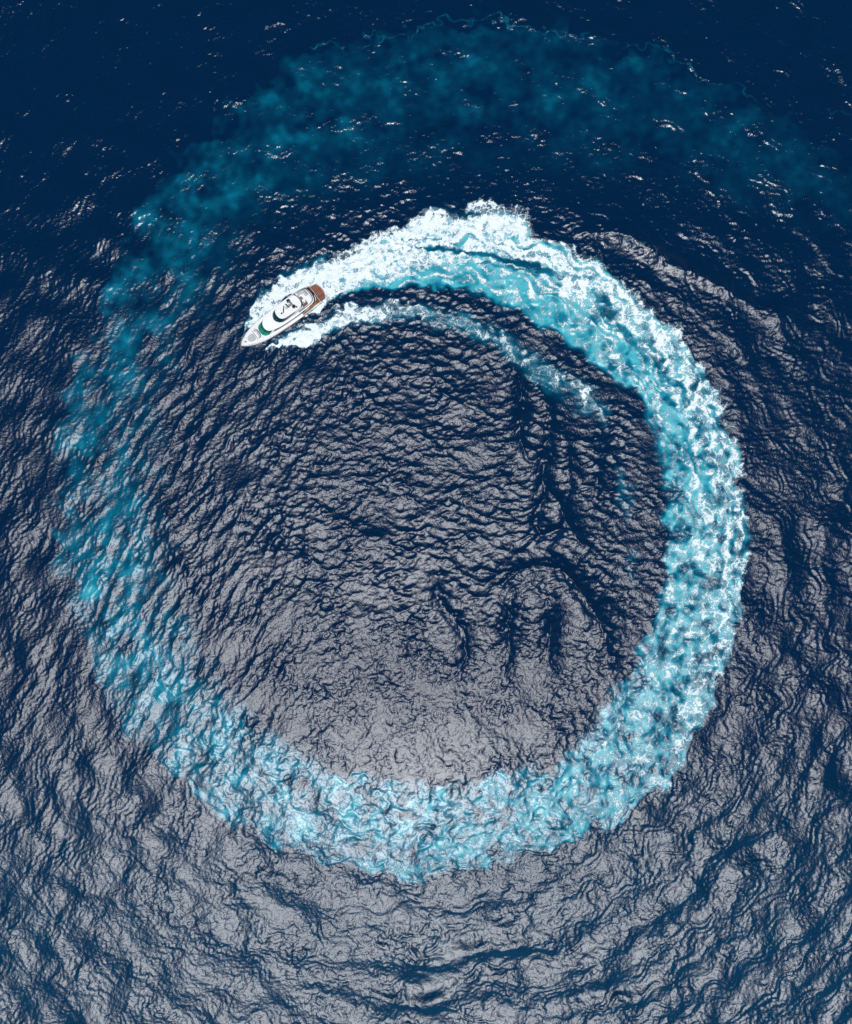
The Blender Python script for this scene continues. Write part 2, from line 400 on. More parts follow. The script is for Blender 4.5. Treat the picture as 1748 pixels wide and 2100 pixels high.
def sea_material():
    g = NT('sea_water')
    pos = g.n('ShaderNodeNewGeometry').outputs['Position']
    T_, F_, R_, O_ = g.attr('aerated_and_sheen'), g.attr('foam'), g.attr('ripple'), g.attr('slick')
    # cloudy bubbles under the surface, plus the sheen painted into the southern water
    wn = g.noise(pos, .22, 4, .6).outputs['Color']
    warp = g.vmath('ADD', pos, g.vmath('SCALE', g.vmath('SUBTRACT', wn, (.5, .5, .5)), 5.0))
    cl = g.noise(warp, .15, 4, .55).outputs['Fac']
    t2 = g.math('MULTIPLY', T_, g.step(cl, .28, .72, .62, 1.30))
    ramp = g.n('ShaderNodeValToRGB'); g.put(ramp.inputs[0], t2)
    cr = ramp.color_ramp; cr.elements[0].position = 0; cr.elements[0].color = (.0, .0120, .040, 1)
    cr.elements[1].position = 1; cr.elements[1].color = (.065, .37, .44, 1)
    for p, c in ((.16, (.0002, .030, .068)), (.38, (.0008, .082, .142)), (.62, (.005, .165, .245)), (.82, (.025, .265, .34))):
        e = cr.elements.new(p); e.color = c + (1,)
    # foam lace
    wf = g.noise(pos, .45, 5, .62).outputs['Color']
    lw = g.vmath('ADD', pos, g.vmath('SCALE', g.vmath('SUBTRACT', wf, (.5, .5, .5)), 5.5))
    flat = g.vmath('MULTIPLY', lw, (1, 1, 0))
    d1 = g.vor(flat, .40); d2 = g.vor(flat, 1.05); d3 = g.vor(flat, 2.2)
    l1 = g.step(d1, 0, .19, 1, 0, 'LINEAR'); l2 = g.step(d2, 0, .24, 1, 0, 'LINEAR'); l3 = g.step(d3, 0, .40, 1, 0, 'LINEAR')
    brk = g.noise(lw, .5, 3, .6).outputs['Fac']
    lace = g.math('MAXIMUM', g.math('MULTIPLY', l1, .95), g.math('MULTIPLY', l2, g.step(brk, .35, .65, .45, .95)))
    lace = g.math('ADD', g.math('MULTIPLY', lace, .86), g.math('MULTIPLY', l3, .14))
    lace = g.math('ADD', lace, g.math('MULTIPLY', g.math('SUBTRACT', brk, .5), .55))
    thr = g.math('MULTIPLY_ADD', F_, -.98, 1.14)
    fm = g.step(g.math('SUBTRACT', lace, thr), .0, .24)
    fm = g.math('MULTIPLY', fm, g.step(F_, .04, .25))
    veil = g.math('MULTIPLY', g.step(F_, .30, 1.05), .52)          # thin sheet of froth between the strands
    fm2 = g.math('MAXIMUM', fm, g.math('MULTIPLY', veil, g.step(brk, .25, .75, .45, 1.1)), clamp=True)
    grain = g.noise(pos, 2.2, 3, .6).outputs['Fac']
    white = g.mix(g.step(grain, .3, .7), (.56, .66, .69), (.76, .81, .82))
    col = g.mix(fm2, ramp.outputs[0], g.mix(g.math('MULTIPLY', fm, g.step(F_, .25, .9, .55, 1.0)), (.30, .47, .52), white))
    # ripples too small for the mesh
    n1 = g.noise(pos, 1.3, 2.2, .55).outputs['Fac']
    n2 = g.noise(g.vmath('MULTIPLY', pos, (1.0, 1.25, 1)), 3.1, 2, .55).outputs['Fac']
    hh = g.math('MULTIPLY', g.math('ADD', g.math('MULTIPLY', n1, .145), g.math('MULTIPLY', n2, .010)), R_)
    hh = g.math('ADD', hh, g.math('MULTIPLY', g.math('MULTIPLY', fm, lace), .10))
    b = g.n('ShaderNodeBump'); g.put(b.inputs['Height'], hh); b.inputs['Strength'].default_value = 1.0; b.inputs['Distance'].default_value = 1.0
    # water body below, mirror of the sky and sun on top, weighted by Fresnel
    dif = g.n('ShaderNodeBsdfDiffuse'); g.put(dif.inputs['Color'], col); g.put(dif.inputs['Normal'], b.outputs[0])
    glo = g.n('ShaderNodeBsdfAnisotropic', distribution='BECKMANN'); glo.inputs['Color'].default_value = (1, 1, 1, 1)
    g.put(glo.inputs['Roughness'], g.math('ADD', O_, g.math('MULTIPLY', fm2, .35))); g.put(glo.inputs['Normal'], b.outputs[0])
    fr = g.n('ShaderNodeFresnel'); fr.inputs['IOR'].default_value = 1.38; g.put(fr.inputs['Normal'], b.outputs[0])
    mx = g.n('ShaderNodeMixShader'); g.put(mx.inputs[0], g.math('MULTIPLY', fr.outputs[0], g.math('MULTIPLY_ADD', fm2, -.75, 1.0)))
    g.t.links.new(dif.outputs[0], mx.inputs[1]); g.t.links.new(glo.outputs[0], mx.inputs[2]); g.t.links.new(mx.outputs[0], g.out.inputs[0])
    g.t.nodes.remove(g.p)
    return g.m
SEA = sea_material()
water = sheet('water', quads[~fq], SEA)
water['kind'] = 'structure'; water['label'] = 'dark blue rippled sea glinting in the sun, with fading teal rim of an old wake'
wake = sheet('wake_foam', quads[fq], SEA)
wake['kind'] = 'stuff'; wake['category'] = 'wake'
wake['label'] = 'white and turquoise foam wake curving in a great ring behind the yacht'

# ------------------------------------------------------------------ yacht
def simple(name, col, rough=.3, spec=.5, metal=0.0, var=.06, scale=3.0, coat=0.0):
    g = NT(name)
    tc = g.n('ShaderNodeTexCoord').outputs['Object']
    nz = g.noise(tc, scale, 3, .6).outputs['Fac']
    rnd = g.n('ShaderNodeObjectInfo').outputs['Random']
    f = g.math('ADD', g.math('MULTIPLY', nz, var * 2), g.math('MULTIPLY', rnd, var))
    g.put(g.p.inputs['Base Color'], g.mix(f, tuple(c * .86 for c in col), tuple(min(1, c * 1.1) for c in col)))
    g.put(g.p.inputs['Roughness'], rough); g.put(g.p.inputs['Metallic'], metal)
    g.put(g.p.inputs['Specular IOR Level'], spec); g.put(g.p.inputs['Coat Weight'], coat)
    return g.m
def teak_material():
    g = NT('teak')
    tc = g.n('ShaderNodeTexCoord').outputs['Object']
    st = g.noise(g.vmath('MULTIPLY', tc, (.7, 9, 9)), 1.6, 4, .6).outputs['Fac']
    rnd = g.n('ShaderNodeObjectInfo').outputs['Random']
    bl = g.noise(tc, .9, 2).outputs['Fac']
    f = g.math('ADD', g.math('MULTIPLY', rnd, .45), g.math('ADD', g.math('MULTIPLY', st, .4), g.math('MULTIPLY', bl, .3)))
    g.put(g.p.inputs['Base Color'], g.mix(g.step(f, .2, .95), (.075, .018, .007), (.21, .055, .018)))
    g.put(g.p.inputs['Roughness'], .55)
    return g.m
GEL = simple('white_gelcoat', (.80, .81, .82), .22, coat=.3, var=.03)
HULLW = simple('hull_white', (.76, .78, .80), .18, coat=.3, var=.03)
DECKW = simple('nonskid_white', (.72, .73, .72), .6, var=.04, scale=8)
TEAK = teak_material()
TEAKL = simple('pale_teak', (.20, .085, .028), .5, var=.15, scale=6)
GLASS = simple('dark_teal_glass', (.002, .035, .045), .06, .6, var=.2, scale=1.2)
GREEN = simple('green_glass', (.004, .23, .15), .08, .6, var=.25, scale=1.5)
GREEND = simple('deep_green_glass', (.003, .075, .072), .08, .6, var=.25, scale=1.5)
BLACK = simple('black_plastic', (.012, .013, .016), .4)
SMOKE = simple('smoked_acrylic', (.02, .02, .024), .2)
GREY = simple('grey_cushion', (.42, .45, .47), .85, .2, var=.06, scale=10)
GREYD = simple('grey_piping', (.24, .26, .28), .85, .2)
STEEL = simple('stainless_steel', (.62, .63, .65), .22, metal=1.0)
DOME = simple('dark_dome', (.008, .014, .028), .12, .6)
RUB = simple('grey_rubber', (.10, .105, .12), .6)
BOOT = simple('navy_antifouling', (.006, .012, .035), .4)
FLAG = simple('blue_flag_cloth', (.012, .055, .27), .8, .2, var=.2, scale=6)

LEN = 30.0
BOWP = (967.0, 1380.3)                                       # bow on the survey photograph grid, 3410x4096 units
s4 = 0.0762
def world_from_ac(a, b):                                     # a metres aft of the stem, b metres to starboard, at sea level
    bx, by = (BOWP[0] - 1705) * s4, (2048 - BOWP[1]) * s4
    return Vector((bx + .8227 * a - .5685 * b, by + .5685 * a + .8227 * b, 0))
P0, P1 = world_from_ac(0, -1.05), world_from_ac(30.07, -.18)
fwd = (P0 - P1).normalized()
yacht = bpy.data.objects.new('motor_yacht', None); COL.objects.link(yacht)
yacht.location = P0 - fwd * 15.0 + Vector((0, 0, .05))
yacht.rotation_euler = (math.radians(-1.5), math.radians(-1.2), math.atan2(fwd.y, fwd.x))
yacht['label'] = 'white motor yacht with teak stern platform turning at the head of the foam wake'
yacht['category'] = 'yacht'

def L(a, c, z): return Vector((15.0 - a, -c, z))            # a aft of the stem, c to starboard
def link(name, bm, mat, parent=yacht, smooth=False, label=None, inst=None):
    me = bpy.data.meshes.new(name)
    bmesh.ops.recalc_face_normals(bm, faces=bm.faces)
    if smooth:
        for f in bm.faces: f.smooth = True
        for e in bm.edges:
            if len(e.link_faces) == 2 and e.calc_face_angle(0) > math.radians(38): e.smooth = False
    bm.to_mesh(me); bm.free(); me.materials.append(mat)
    o = bpy.data.objects.new(name, me); COL.objects.link(o); o.parent = parent
    if label: o['label'] = label
    return o
def chaikin(p, n=2, closed=True):
    for _ in range(n):
        q = []
        m = len(p)
        for i in range(m if closed else m - 1):
            a, b = p[i], p[(i + 1) % m]
            q.append(tuple(.75 * x + .25 * y for x, y in zip(a, b))); q.append(tuple(.25 * x + .75 * y for x, y in zip(a, b)))
        if not closed: q = [p[0]] + q + [p[-1]]
        p = q
    return p
def half(pts, n=40, smooth=2):
    """half outline (a, c>=0) from bow centre to stern centre -> n resampled points"""
    full = chaikin(pts, smooth, closed=False)
    d = [0]
    for p, q in zip(full, full[1:]): d.append(d[-1] + math.dist(p, q))
    out = []; j = 0
    for k in range(n):
        t = d[-1] * k / (n - 1)
        while j < len(d) - 2 and d[j + 1] < t: j += 1
        f = (t - d[j]) / max(1e-9, d[j + 1] - d[j]); out.append(tuple(x + (y - x) * f for x, y in zip(full[j], full[j + 1])))
    return out
def closed(h): return h + [(a, -c) for a, c in reversed(h[1:-1])]
def loft_bm(rings, cap_top=True, cap_bot=True, bm=None):
    bm = bm or bmesh.new(); vs = [[bm.verts.new(p) for p in r] for r in rings]; n = len(rings[0])
    for r0, r1 in zip(vs, vs[1:]):
        for i in range(n): bm.faces.new((r0[i], r0[(i + 1) % n], r1[(i + 1) % n], r1[i]))
    if cap_bot: bm.faces.new(vs[0])
    if cap_top: bm.faces.new(vs[-1])
    return bm
def zf(z): return z if callable(z) else (lambda a, c: z)
def outline_ring(h, z):
    f = zf(z); return [L(a, c, f(a, c)) for a, c in closed(h)]
def shrink(h, d):
    """pull a half outline inward by d"""
    n = len(h); out = []
    for i in range(n):
        p, q = h[max(0, i - 1)], h[min(n - 1, i + 1)]
        ta, tc = q[0] - p[0], q[1] - p[1]; l = math.hypot(ta, tc) or 1
        na, nc = tc / l, -ta / l
        a, c = h[i]
        if i == 0: out.append((a + d, 0.0))
        elif i == n - 1: out.append((a - d, 0.0))
        else: out.append((a + na * d, max(0.0, c + nc * d)))
    return out
def slab(h, z0, z1, bev=.05, camber=0.0):
    f0, f1 = zf(z0), zf(z1)
    hi = shrink(h, bev); wmax = max(c for a, c in h)
    rings = [outline_ring(h, f0), outline_ring(h, lambda a, c: f1(a, c) - bev), outline_ring(hi, f1)]
    for k in (.75, .5, .25):
        ac = sum(a for a, c in hi) / len(hi)
        hk = [(ac + (a - ac) * (k * .5 + .5), c * k) for a, c in hi]
        rings.append(outline_ring(hk, lambda a, c, k=k: f1(a, c) + camber * (1 - k * k)))
    return loft_bm(rings)
def tube(path, r, n=6, bm=None, close=False):
    bm = bm or bmesh.new(); P = [Vector(p) for p in path]; prev = None; rings = []
    for i, p in enumerate(P):
        t = (P[min(i + 1, len(P) - 1)] - P[max(i - 1, 0)]).normalized()
        u = t.cross(Vector((0, 0, 1)));
        if u.length < 1e-3: u = Vector((1, 0, 0))
        u.normalize(); v = u.cross(t)
        rings.append([bm.verts.new(p + (u * math.cos(2 * math.pi * k / n) + v * math.sin(2 * math.pi * k / n)) * r) for k in range(n)])
    for r0, r1 in zip(rings, rings[1:]):
        for k in range(n): bm.faces.new((r0[k], r0[(k + 1) % n], r1[(k + 1) % n], r1[k]))
    bm.faces.new(rings[0]); bm.faces.new(rings[-1]); return bm
def box(a, c, z, la, lc, lz, rot=0.0, bev=.03, bm=None):
    """box centred on (a, c), standing on z"""
    b2 = bmesh.new(); bmesh.ops.create_cube(b2, size=1)
    for v in b2.verts: v.co = Vector((v.co.x * la, v.co.y * lc, v.co.z * lz))
    if bev: bmesh.ops.bevel(b2, geom=b2.edges[:], offset=min(bev, min(la, lc, lz) * .3), segments=2, affect='EDGES')
    R = math.radians(rot); o = L(a, c, z + lz / 2)
    for v in b2.verts:
        x, y = v.co.x, v.co.y; v.co = Vector((x * math.cos(R) - y * math.sin(R), x * math.sin(R) + y * math.cos(R), v.co.z)) + o
    if bm is None: return b2
    me = bpy.data.meshes.new('t'); b2.to_mesh(me); b2.free(); bm.from_mesh(me); bpy.data.meshes.remove(me); return bm
def lathe(a, c, z, prof, n=20):
    rings = [[L(a, c, z) + Vector((r * math.cos(2 * math.pi * k / n), r * math.sin(2 * math.pi * k / n), h)) for k in range(n)] for r, h in prof]
    return loft_bm(rings)
def poly(pts, z0, z1, bev=.04, sm=0):
    p = chaikin(pts, sm) if sm else pts
    bm = bmesh.new(); v0 = [bm.verts.new(L(a, c, zf(z0)(a, c))) for a, c in p]; v1 = [bm.verts.new(L(a, c, zf(z1)(a, c))) for a, c in p]
    n = len(p); bm.faces.new(v0); top = bm.faces.new(v1)
    for i in range(n): bm.faces.new((v0[i], v0[(i + 1) % n], v1[(i + 1) % n], v1[i]))
    if bev: bmesh.ops.bevel(bm, geom=list(top.edges), offset=bev, segments=2, affect='EDGES')
    return bm

# hull
def sheer(a, c=0): return float(np.interp(a, [0, 3, 8, 13, 18, 22, 25, 26.2, 27.3], [3.45, 3.25, 2.95, 2.75, 2.62, 2.55, 2.5, 2.35, 1.5]))
SH = half([(0,0),(.25,.45),(1.5,1.3),(3.6,2.25),(6.4,3.0),(9.5,3.36),(13,3.53),(18,3.66),(21.5,3.6),(25,3.42),(27.0,3.18),(27.3,3.0),(27.3,1.5),(27.3,0)], 56)
KN = half([(.55,0),(.8,.35),(2.0,1.1),(4.0,2.0),(6.8,2.8),(9.8,3.2),(13,3.42),(18,3.56),(21.5,3.52),(25,3.35),(27.0,3.12),(27.3,2.95),(27.3,1.5),(27.3,0)], 56)
WL = half([(2.4,0),(2.8,.4),(4.2,1.1),(6.5,1.9),(9.5,2.6),(13,3.0),(18,3.2),(21.5,3.2),(25,3.1),(27.0,2.9),(27.3,2.7),(27.3,1.4),(27.3,0)], 56)
KE = half([(3.6,0),(4.2,.1),(6,.5),(9.5,1.1),(13,1.5),(18,1.7),(21.5,1.7),(25,1.7),(27.0,1.6),(27.3,1.4),(27.3,.8),(27.3,0)], 56)
SHI = shrink(SH, .16)
hb = loft_bm([outline_ring(KE, -.75), outline_ring(WL, .12), outline_ring(KN, lambda a, c: .55 * sheer(a) + .25), outline_ring(SH, sheer), outline_ring(SHI, lambda a, c: sheer(a) + .02),
              outline_ring(SHI, lambda a, c: sheer(a) - .45)], cap_top=False)
hull = link('hull', hb, HULLW, smooth=True)
link('boot_stripe', loft_bm([outline_ring([(a - .02, c * 1.006 + .012) for a, c in WL], .05), outline_ring([(a * .985, c * 1.012 + .02) for a, c in WL], .30)], False, False), BOOT, hull)
for sd in (1, -1):
    pth = [L(a - .02, sd * (c + .03), .55 * sheer(a) + .95 - .0 * a) for a, c in SH[2:43]]
    link('rub_rail', tube([L(a, sd * (c + .02), sheer(a) - .42) for a, c in SH[3:44]], .055), RUB, hull)
    link('cap_rail', tube([L(a, sd * max(0, c - .06), sheer(a) + .05) for a, c in SH[1:42]], .07), STEEL if False else GEL, hull)
    # hull side windows, sunk dark panes in three groups
    for a0, a1 in ((9.0, 11.2), (13.2, 15.4), (15.7, 17.2)):
        bm = bmesh.new(); rows = []
        for k in range(7):
            a = a0 + (a1 - a0) * k / 6; c = float(np.interp(a, [p[0] for p in SH[:44]], [p[1] for p in SH[:44]])); ck = float(np.interp(a, [p[0] for p in KN[:44]], [p[1] for p in KN[:44]]))
            zs, zk = sheer(a), .55 * sheer(a) + .25
            def at(z, cc=c, kk=ck, s_=zs, k_=zk): return kk + (cc - kk) * (z - k_) / (s_ - k_)
            zl, zh = zk + .12, zs - .62
            rows.append((bm.verts.new(L(a, sd * (at(zl) + .012), zl)), bm.verts.new(L(a, sd * (at(zh) + .012), zh)), bm.verts.new(L(a, sd * (at(zh) - .05), zh)), bm.verts.new(L(a, sd * (at(zl) - .05), zl))))
        for r0, r1 in zip(rows, rows[1:]):
            for k in range(4): bm.faces.new((r0[k], r0[(k + 1) % 4], r1[(k + 1) % 4], r1[k]))
        bm.faces.new(rows[0]); bm.faces.new(rows[-1])
        link('hull_window', bm, SMOKE, hull)

# decks
def deck_strip(a0, a1, dz, camber, name, mat, n=26):
    bm = bmesh.new(); rows = []
    A = [p[0] for p in SHI[:46]]; Cw = [p[1] for p in SHI[:46]]
    for k in range(n + 1):
        a = a0 + (a1 - a0) * k / n; wd = float(np.interp(a, A, Cw)) - .005; z = sheer(a) + dz
        rows.append([bm.verts.new(L(a, wd * q, z + camber * (1 - q * q))) for q in (-1, -.66, -.33, 0, .33, .66, 1)])
    for r0, r1 in zip(rows, rows[1:]):
        for i in range(6): bm.faces.new((r0[i], r0[i + 1], r1[i + 1], r1[i]))
    return link(name, bm, mat, smooth=True)
deck_strip(.3, 20.6, -.14, .10, 'foredeck', DECKW)
DZ = lambda a: sheer(a) - .14
sidew = deck_strip(20.62, 27.2, -.62, .0, 'aft_deck', TEAKL)

# swim platform: white rim, planks laid fore and aft
PL = half([(25.2,0),(25.2,2.0),(25.3,2.95),(27.0,3.0),(29.0,2.82),(29.45,2.62),(29.75,1.8),(29.98,.9),(30.05,0)], 40, 2)
plat = link('swim_platform', slab(PL, .30, .66, .07), GEL, smooth=True)
PLI = shrink(PL, .15); pa = [p for p in PLI]
def plat_end(c):
    best = 25.4
    for (a0, c0), (a1, c1) in zip(PLI, PLI[1:]):
        if a0 > 27 and min(c0, c1) <= abs(c) <= max(c0, c1) and abs(c0 - c1) > 1e-6:
            best = max(best, a0 + (a1 - a0) * (abs(c) - c0) / (c1 - c0))
    return best
link('plank_bed', slab(PLI, .60, .672, .01), RUB, plat)
NP = 12; wmx = 2.74
for k in range(NP):
    c0 = -wmx + 2 * wmx * k / NP + .012; c1 = -wmx + 2 * wmx * (k + 1) / NP - .012
    e0, e1 = plat_end(c0), plat_end(c1)
    link('teak_plank', poly([(25.3, c0), (e0, c0), (e1, c1), (25.3, c1)], .64, .695 + .004 * (k % 3), .008), TEAK, plat)
# staple rail and cleats on the platform, hatch handles
link('staple_rail', tube([L(*p) for p in chaikin([(25.9,2.85,.7),(25.9,2.85,1.35),(26.7,2.5,1.4),(26.95,1.9,1.4),(26.75,1.35,1.4),(26.75,1.3,.7)], 2, False)], .035), STEEL, plat)
link('staple_rail', tube([L(*p) for p in chaikin([(28.0,-2.62,.7),(28.0,-2.62,1.3),(28.7,-2.55,1.3),(29.1,-2.45,1.3),(29.1,-2.45,.7)], 2, False)], .03), STEEL, plat)
for a, c in ((27.9,-.85),(28.3,-1.35),(28.35,-2.15),(26.9,.75)):
    link('deck_fitting', lathe(a, c, .695, [(.10,0),(.10,.05),(.05,.08)], 10), STEEL, plat)
# transom: curved cockpit back, grey steps to port, quarter wings
link('transom', poly(chaikin([(25.15,-1.9),(26.3,-1.9),(26.75,-1.2),(26.75,1.1),(26.3,2.1),(25.15,2.1)], 2), .66, 2.3, .08), GEL, smooth=True)
st = link('boarding_steps', box(26.0, -2.45, .70, 1.3, .75, .40), DECKW)
link('step', box(25.8, -2.45, 1.10, .9, .72, .38), TEAKL, st); link('step', box(25.6, -2.45, 1.48, .5, .70, .36), TEAKL, st)
for sd in (1, -1):
    link('quarter_wing', poly([(24.5, sd * 3.47), (26.8, sd * 3.2), (27.9, sd * 2.98), (28.0, sd * 2.86), (26.8, sd * 2.93), (24.5, sd * 3.12)], .62,
         lambda a, c: float(np.interp(a, [24.5, 26, 27.2, 28.0], [2.62, 2.45, 1.8, .95])), .04), GEL, smooth=True)

# saloon and fly deck
CB = half([(6.85,0),(6.95,.9),(7.4,1.75),(8.3,2.12),(11,2.6),(14,2.82),(19,2.9),(23.2,2.9),(23.6,2.6),(23.6,0)], 60)
CT = half([(8.75,0),(8.85,.75),(9.15,1.45),(9.75,1.85),(11.5,2.35),(14,2.62),(19,2.72),(23.2,2.72),(23.6,2.4),(23.6,0)], 60)
zb = lambda a, c: DZ(min(a, 19)) + .04
ztop = lambda a, c: float(np.interp(a, [8.7, 10, 12.5, 24], [4.35, 4.62, 4.85, 4.85]))
RB, RT = outline_ring(CB, zb), outline_ring(CT, ztop)
cabin = link('saloon', loft_bm([RB, RT]), GEL, smooth=True)
NR = len(RB)
def skin_patch(u0, u1, t0, t1, off, A=RB, B=RT, nu=6, thick=.03):
    """panel over the loft between rings A and B, u in outline samples (negative = port)"""
    def at(u, t, o):
        def rp(R, u):
            i = math.floor(u); f = u - i; return R[i % len(R)].lerp(R[(i + 1) % len(R)], f)
        p = rp(A, u).lerp(rp(B, u), t)
        du = rp(A, u + .5).lerp(rp(B, u + .5), t) - rp(A, u - .5).lerp(rp(B, u - .5), t)
        nrm = du.cross(rp(B, u) - rp(A, u)).normalized()
        cen = Vector((15 - 16.0, 0, 3.5))
        if nrm.dot(p - cen) < 0: nrm = -nrm
        return p + nrm * o
    bm = bmesh.new(); g = []
    for o in (off, off - thick):
        g.append([[bm.verts.new(at(u0 + (u1 - u0) * i / nu, t0 + (t1 - t0) * j / 2, o)) for j in range(3)] for i in range(nu + 1)])
    for gg in g:
        for i in range(nu):
            for j in range(2): bm.faces.new((gg[i][j], gg[i + 1][j], gg[i + 1][j + 1], gg[i][j + 1]))
    rim = [(i, 0) for i in range(nu + 1)] + [(nu, 1), (nu, 2)] + [(i, 2) for i in range(nu - 1, -1, -1)] + [(0, 1)]
    for k in range(len(rim)):
        (i, j), (i2, j2) = rim[k], rim[(k + 1) % len(rim)]
        bm.faces.new((g[0][i][j], g[0][i2][j2], g[1][i2][j2], g[1][i][j]))
    return bm
def arc_idx(h, length):                                     # outline sample at an arc length from the bow
    d = 0
    for i, (p, q) in enumerate(zip(h, h[1:])):
        l = math.dist(p, q)
        if d + l >= length: return i + (length - d) / l
        d += l
    return len(h) - 1
uF = arc_idx(CB, 3.25)
fw = link('forward_window', skin_patch(-uF, uF, .04, .985, .03, nu=24, thick=.04), SMOKE, cabin)
uM = arc_idx(CB, .93); uE = arc_idx(CB, 2.72)
for u0, u1 in ((-uE, -uM - .22), (-uM + .22, uM - .22), (uM + .22, uE)):
    link('window_pane', skin_patch(u0, u1, .08, .60, .042, nu=8, thick=.02), GREEN, fw, label='bright green pane')
    link('window_pane', skin_patch(u0, u1, .63, .95, .042, nu=8, thick=.02), GREEND, fw, label='dark green upper pane')
for sd in (1, -1):
    uS0, uS1 = arc_idx(CB, 4.4), arc_idx(CB, 16.2)
    link('side_window', skin_patch(sd * uS0, sd * uS1, .30, .80, .02, nu=16), SMOKE, cabin)

FD = half([(8.62,0),(8.75,.8),(9.1,1.5),(9.8,1.95),(11.2,2.45),(13,2.85),(16,3.02),(20,3.02),(24.2,2.9),(25.5,2.5),(26.0,1.6),(26.15,0)], 60)
FDB = half([(8.75,0),(8.9,.8),(9.25,1.45),(9.95,1.88),(11.4,2.4),(13,2.75),(16,2.85),(20,2.85),(24.0,2.72),(25.2,2.3),(25.7,1.5),(25.85,0)], 60)
zfd = lambda a, c: float(np.interp(a, [8.6, 10, 12, 14, 26], [4.42, 4.72, 5.0, 5.08, 5.0]))
rings = [outline_ring(FDB, lambda a, c: zfd(a, c) - .30), outline_ring(FD, lambda a, c: zfd(a, c) - .13), outline_ring(shrink(FD, .07), lambda a, c: zfd(a, c) - .02)]
for k in (.85, .6, .3):
    hk = [(17 + (a - 17) * (k * .6 + .4), c * k) for a, c in shrink(FD, .07)]
    rings.append(outline_ring(hk, lambda a, c, k=k: zfd(a, c) + .10 * (1 - k * k) - .02))
fly = link('fly_deck', loft_bm(rings), GEL, smooth=True)
# flybridge coaming, windscreen
FB = half([(12.35,0),(12.5,.8),(12.95,1.6),(13.8,2.2),(15.5,2.48),(19,2.56),(22,2.58),(24.3,2.5),(25.0,2.1),(25.3,1.2),(25.35,0)], 64)
FT = half([(13.95,0),(14.1,.95),(14.5,1.6),(15.2,1.98),(17,2.2),(19.5,2.28),(22,2.4),(24.2,2.38),(24.8,2.0),(25.12,1.15),(25.17,0)], 64)
RFB, RFT = outline_ring(FB, 5.02), outline_ring(FT, 7.02)
low_ = [a.lerp(b, .13) for a, b in zip(RFB, RFT)]
def coam_t(i):                                              # coaming climbs to the hardtop amidships, low again round the aft deck
    a = (15 - RFB[i].x); return float(np.interp(a, [12, 14.5, 19.6, 21.4, 21.9, 23, 26], [.14, .17, .92, .92, .34, .27, .25]))
NF = len(RFB)
topc = [RFB[i].lerp(RFT[i], coam_t(i)) for i in range(NF)]
inn_ = [Vector((p.x * .985 + (15 - 19) * .015, p.y * .94, p.z)) for p in topc]
inb = [Vector((p.x, p.y, 5.05)) for p in inn_]
coam = link('flybridge_coaming', loft_bm([RFB, topc, inn_, inb], False, False), GEL, smooth=True)
# the wrap-round screen: pane strip whose height follows the coaming
def screen(i0, i1, mat, name, off=.015, t_hi=.975, parent=coam, label=None):
    bm = bmesh.new(); g = []
    idx = [i0 + (i1 - i0) * k / 14 for k in range(15)]
    def rp(R, u): i = math.floor(u); return R[i % NF].lerp(R[(i + 1) % NF], u - i)
    for o in (off, off - .035):
        row = []
        for u in idx:
            t0 = coam_t(int(round(u)) % NF) + .01; t1 = max(t_hi, t0 + .01)
            for t in (t0, t1):
                p = rp(RFB, u).lerp(rp(RFT, u), t); out = Vector((p.x - (15 - 18), p.y * 2.0, 0)).normalized(); row.append(bm.verts.new(p + out * o))
        g.append(row)
    for row in g:
        for k in range(14): bm.faces.new((row[2 * k], row[2 * k + 2], row[2 * k + 3], row[2 * k + 1]))
    a, b = g; rim = list(range(0, 30, 2)) + list(range(29, 0, -2))
    for k in range(len(rim)): bm.faces.new((a[rim[k]], a[rim[(k + 1) % len(rim)]], b[rim[(k + 1) % len(rim)]], b[rim[k]]))
    return link(name, bm, mat, parent, label=label)
q = [arc_idx(FB, x) for x in (.95, 2.35, 7.2)]
ws = link('windscreen', loft_bm([[p for p in outline_ring([(a + .12, c * .97) for a, c in FB[:30]], 5.2)], [p for p in outline_ring([(a + .14, c * .96) for a, c in FT[:30]], 6.98)]], False, False), BLACK, coam)
for u0, u1 in ((-q[0], q[0]), (q[0] + .12, q[1]), (-q[1], -q[0] - .12)): screen(u0, u1, GLASS, 'windscreen_pane', parent=ws)
for sd in (1, -1): screen(sd * (q[1] + .12), sd * q[2], SMOKE, 'side_pane', parent=ws)
for u in (-.45 * q[0], .55 * q[0]):
    i = u; p = RFB[int(round(u)) % NF].lerp(RFT[int(round(u)) % NF], .18); p2 = RFB[int(round(u)) % NF].lerp(RFT[int(round(u)) % NF], .62)
    link('wiper', tube([p + Vector((.08, 0, .05)), p2 + Vector((.08, .12, .05))], .025), STEEL, ws)

# hardtop and what stands on it
HT = half([(13.85,0),(14.0,.95),(14.45,1.65),(15.2,2.06),(17,2.24),(20.3,2.28),(21.4,2.05),(21.95,1.3),(22.1,.5),(22.12,0)], 56)
zh = 7.02
top = link('hardtop', slab(HT, zh, zh + .22, .08, .06), GEL, smooth=True)
link('hardtop_gasket', slab(shrink([(a + .10, c + .045) for a, c in HT], 0.0), zh - .07, zh + .0, .01), RUB, top)
zt = zh + .245
for a, c in ((15.45, -.42), (20.15, -1.45)): link('roof_hatch', box(a, c, zt - .02, .5, .5, .10), BLACK, top)
rd = link('radar', lathe(16.55, .08, zt - .03, [(.22,0),(.20,.25),(.16,.34)], 14), BLACK, top)
link('scanner_bar', box(16.55, .08, zt + .33, 2.15, .24, .14, rot=49), BLACK, rd)
mast = link('mast', poly([(17.9,-.1),(18.6,.30),(19.5,.42),(19.5,-.30),(18.6,-.25)], zt - .02, lambda a, c: zt + .7 + .25 * (a - 17.9), .05), GREYD, top)
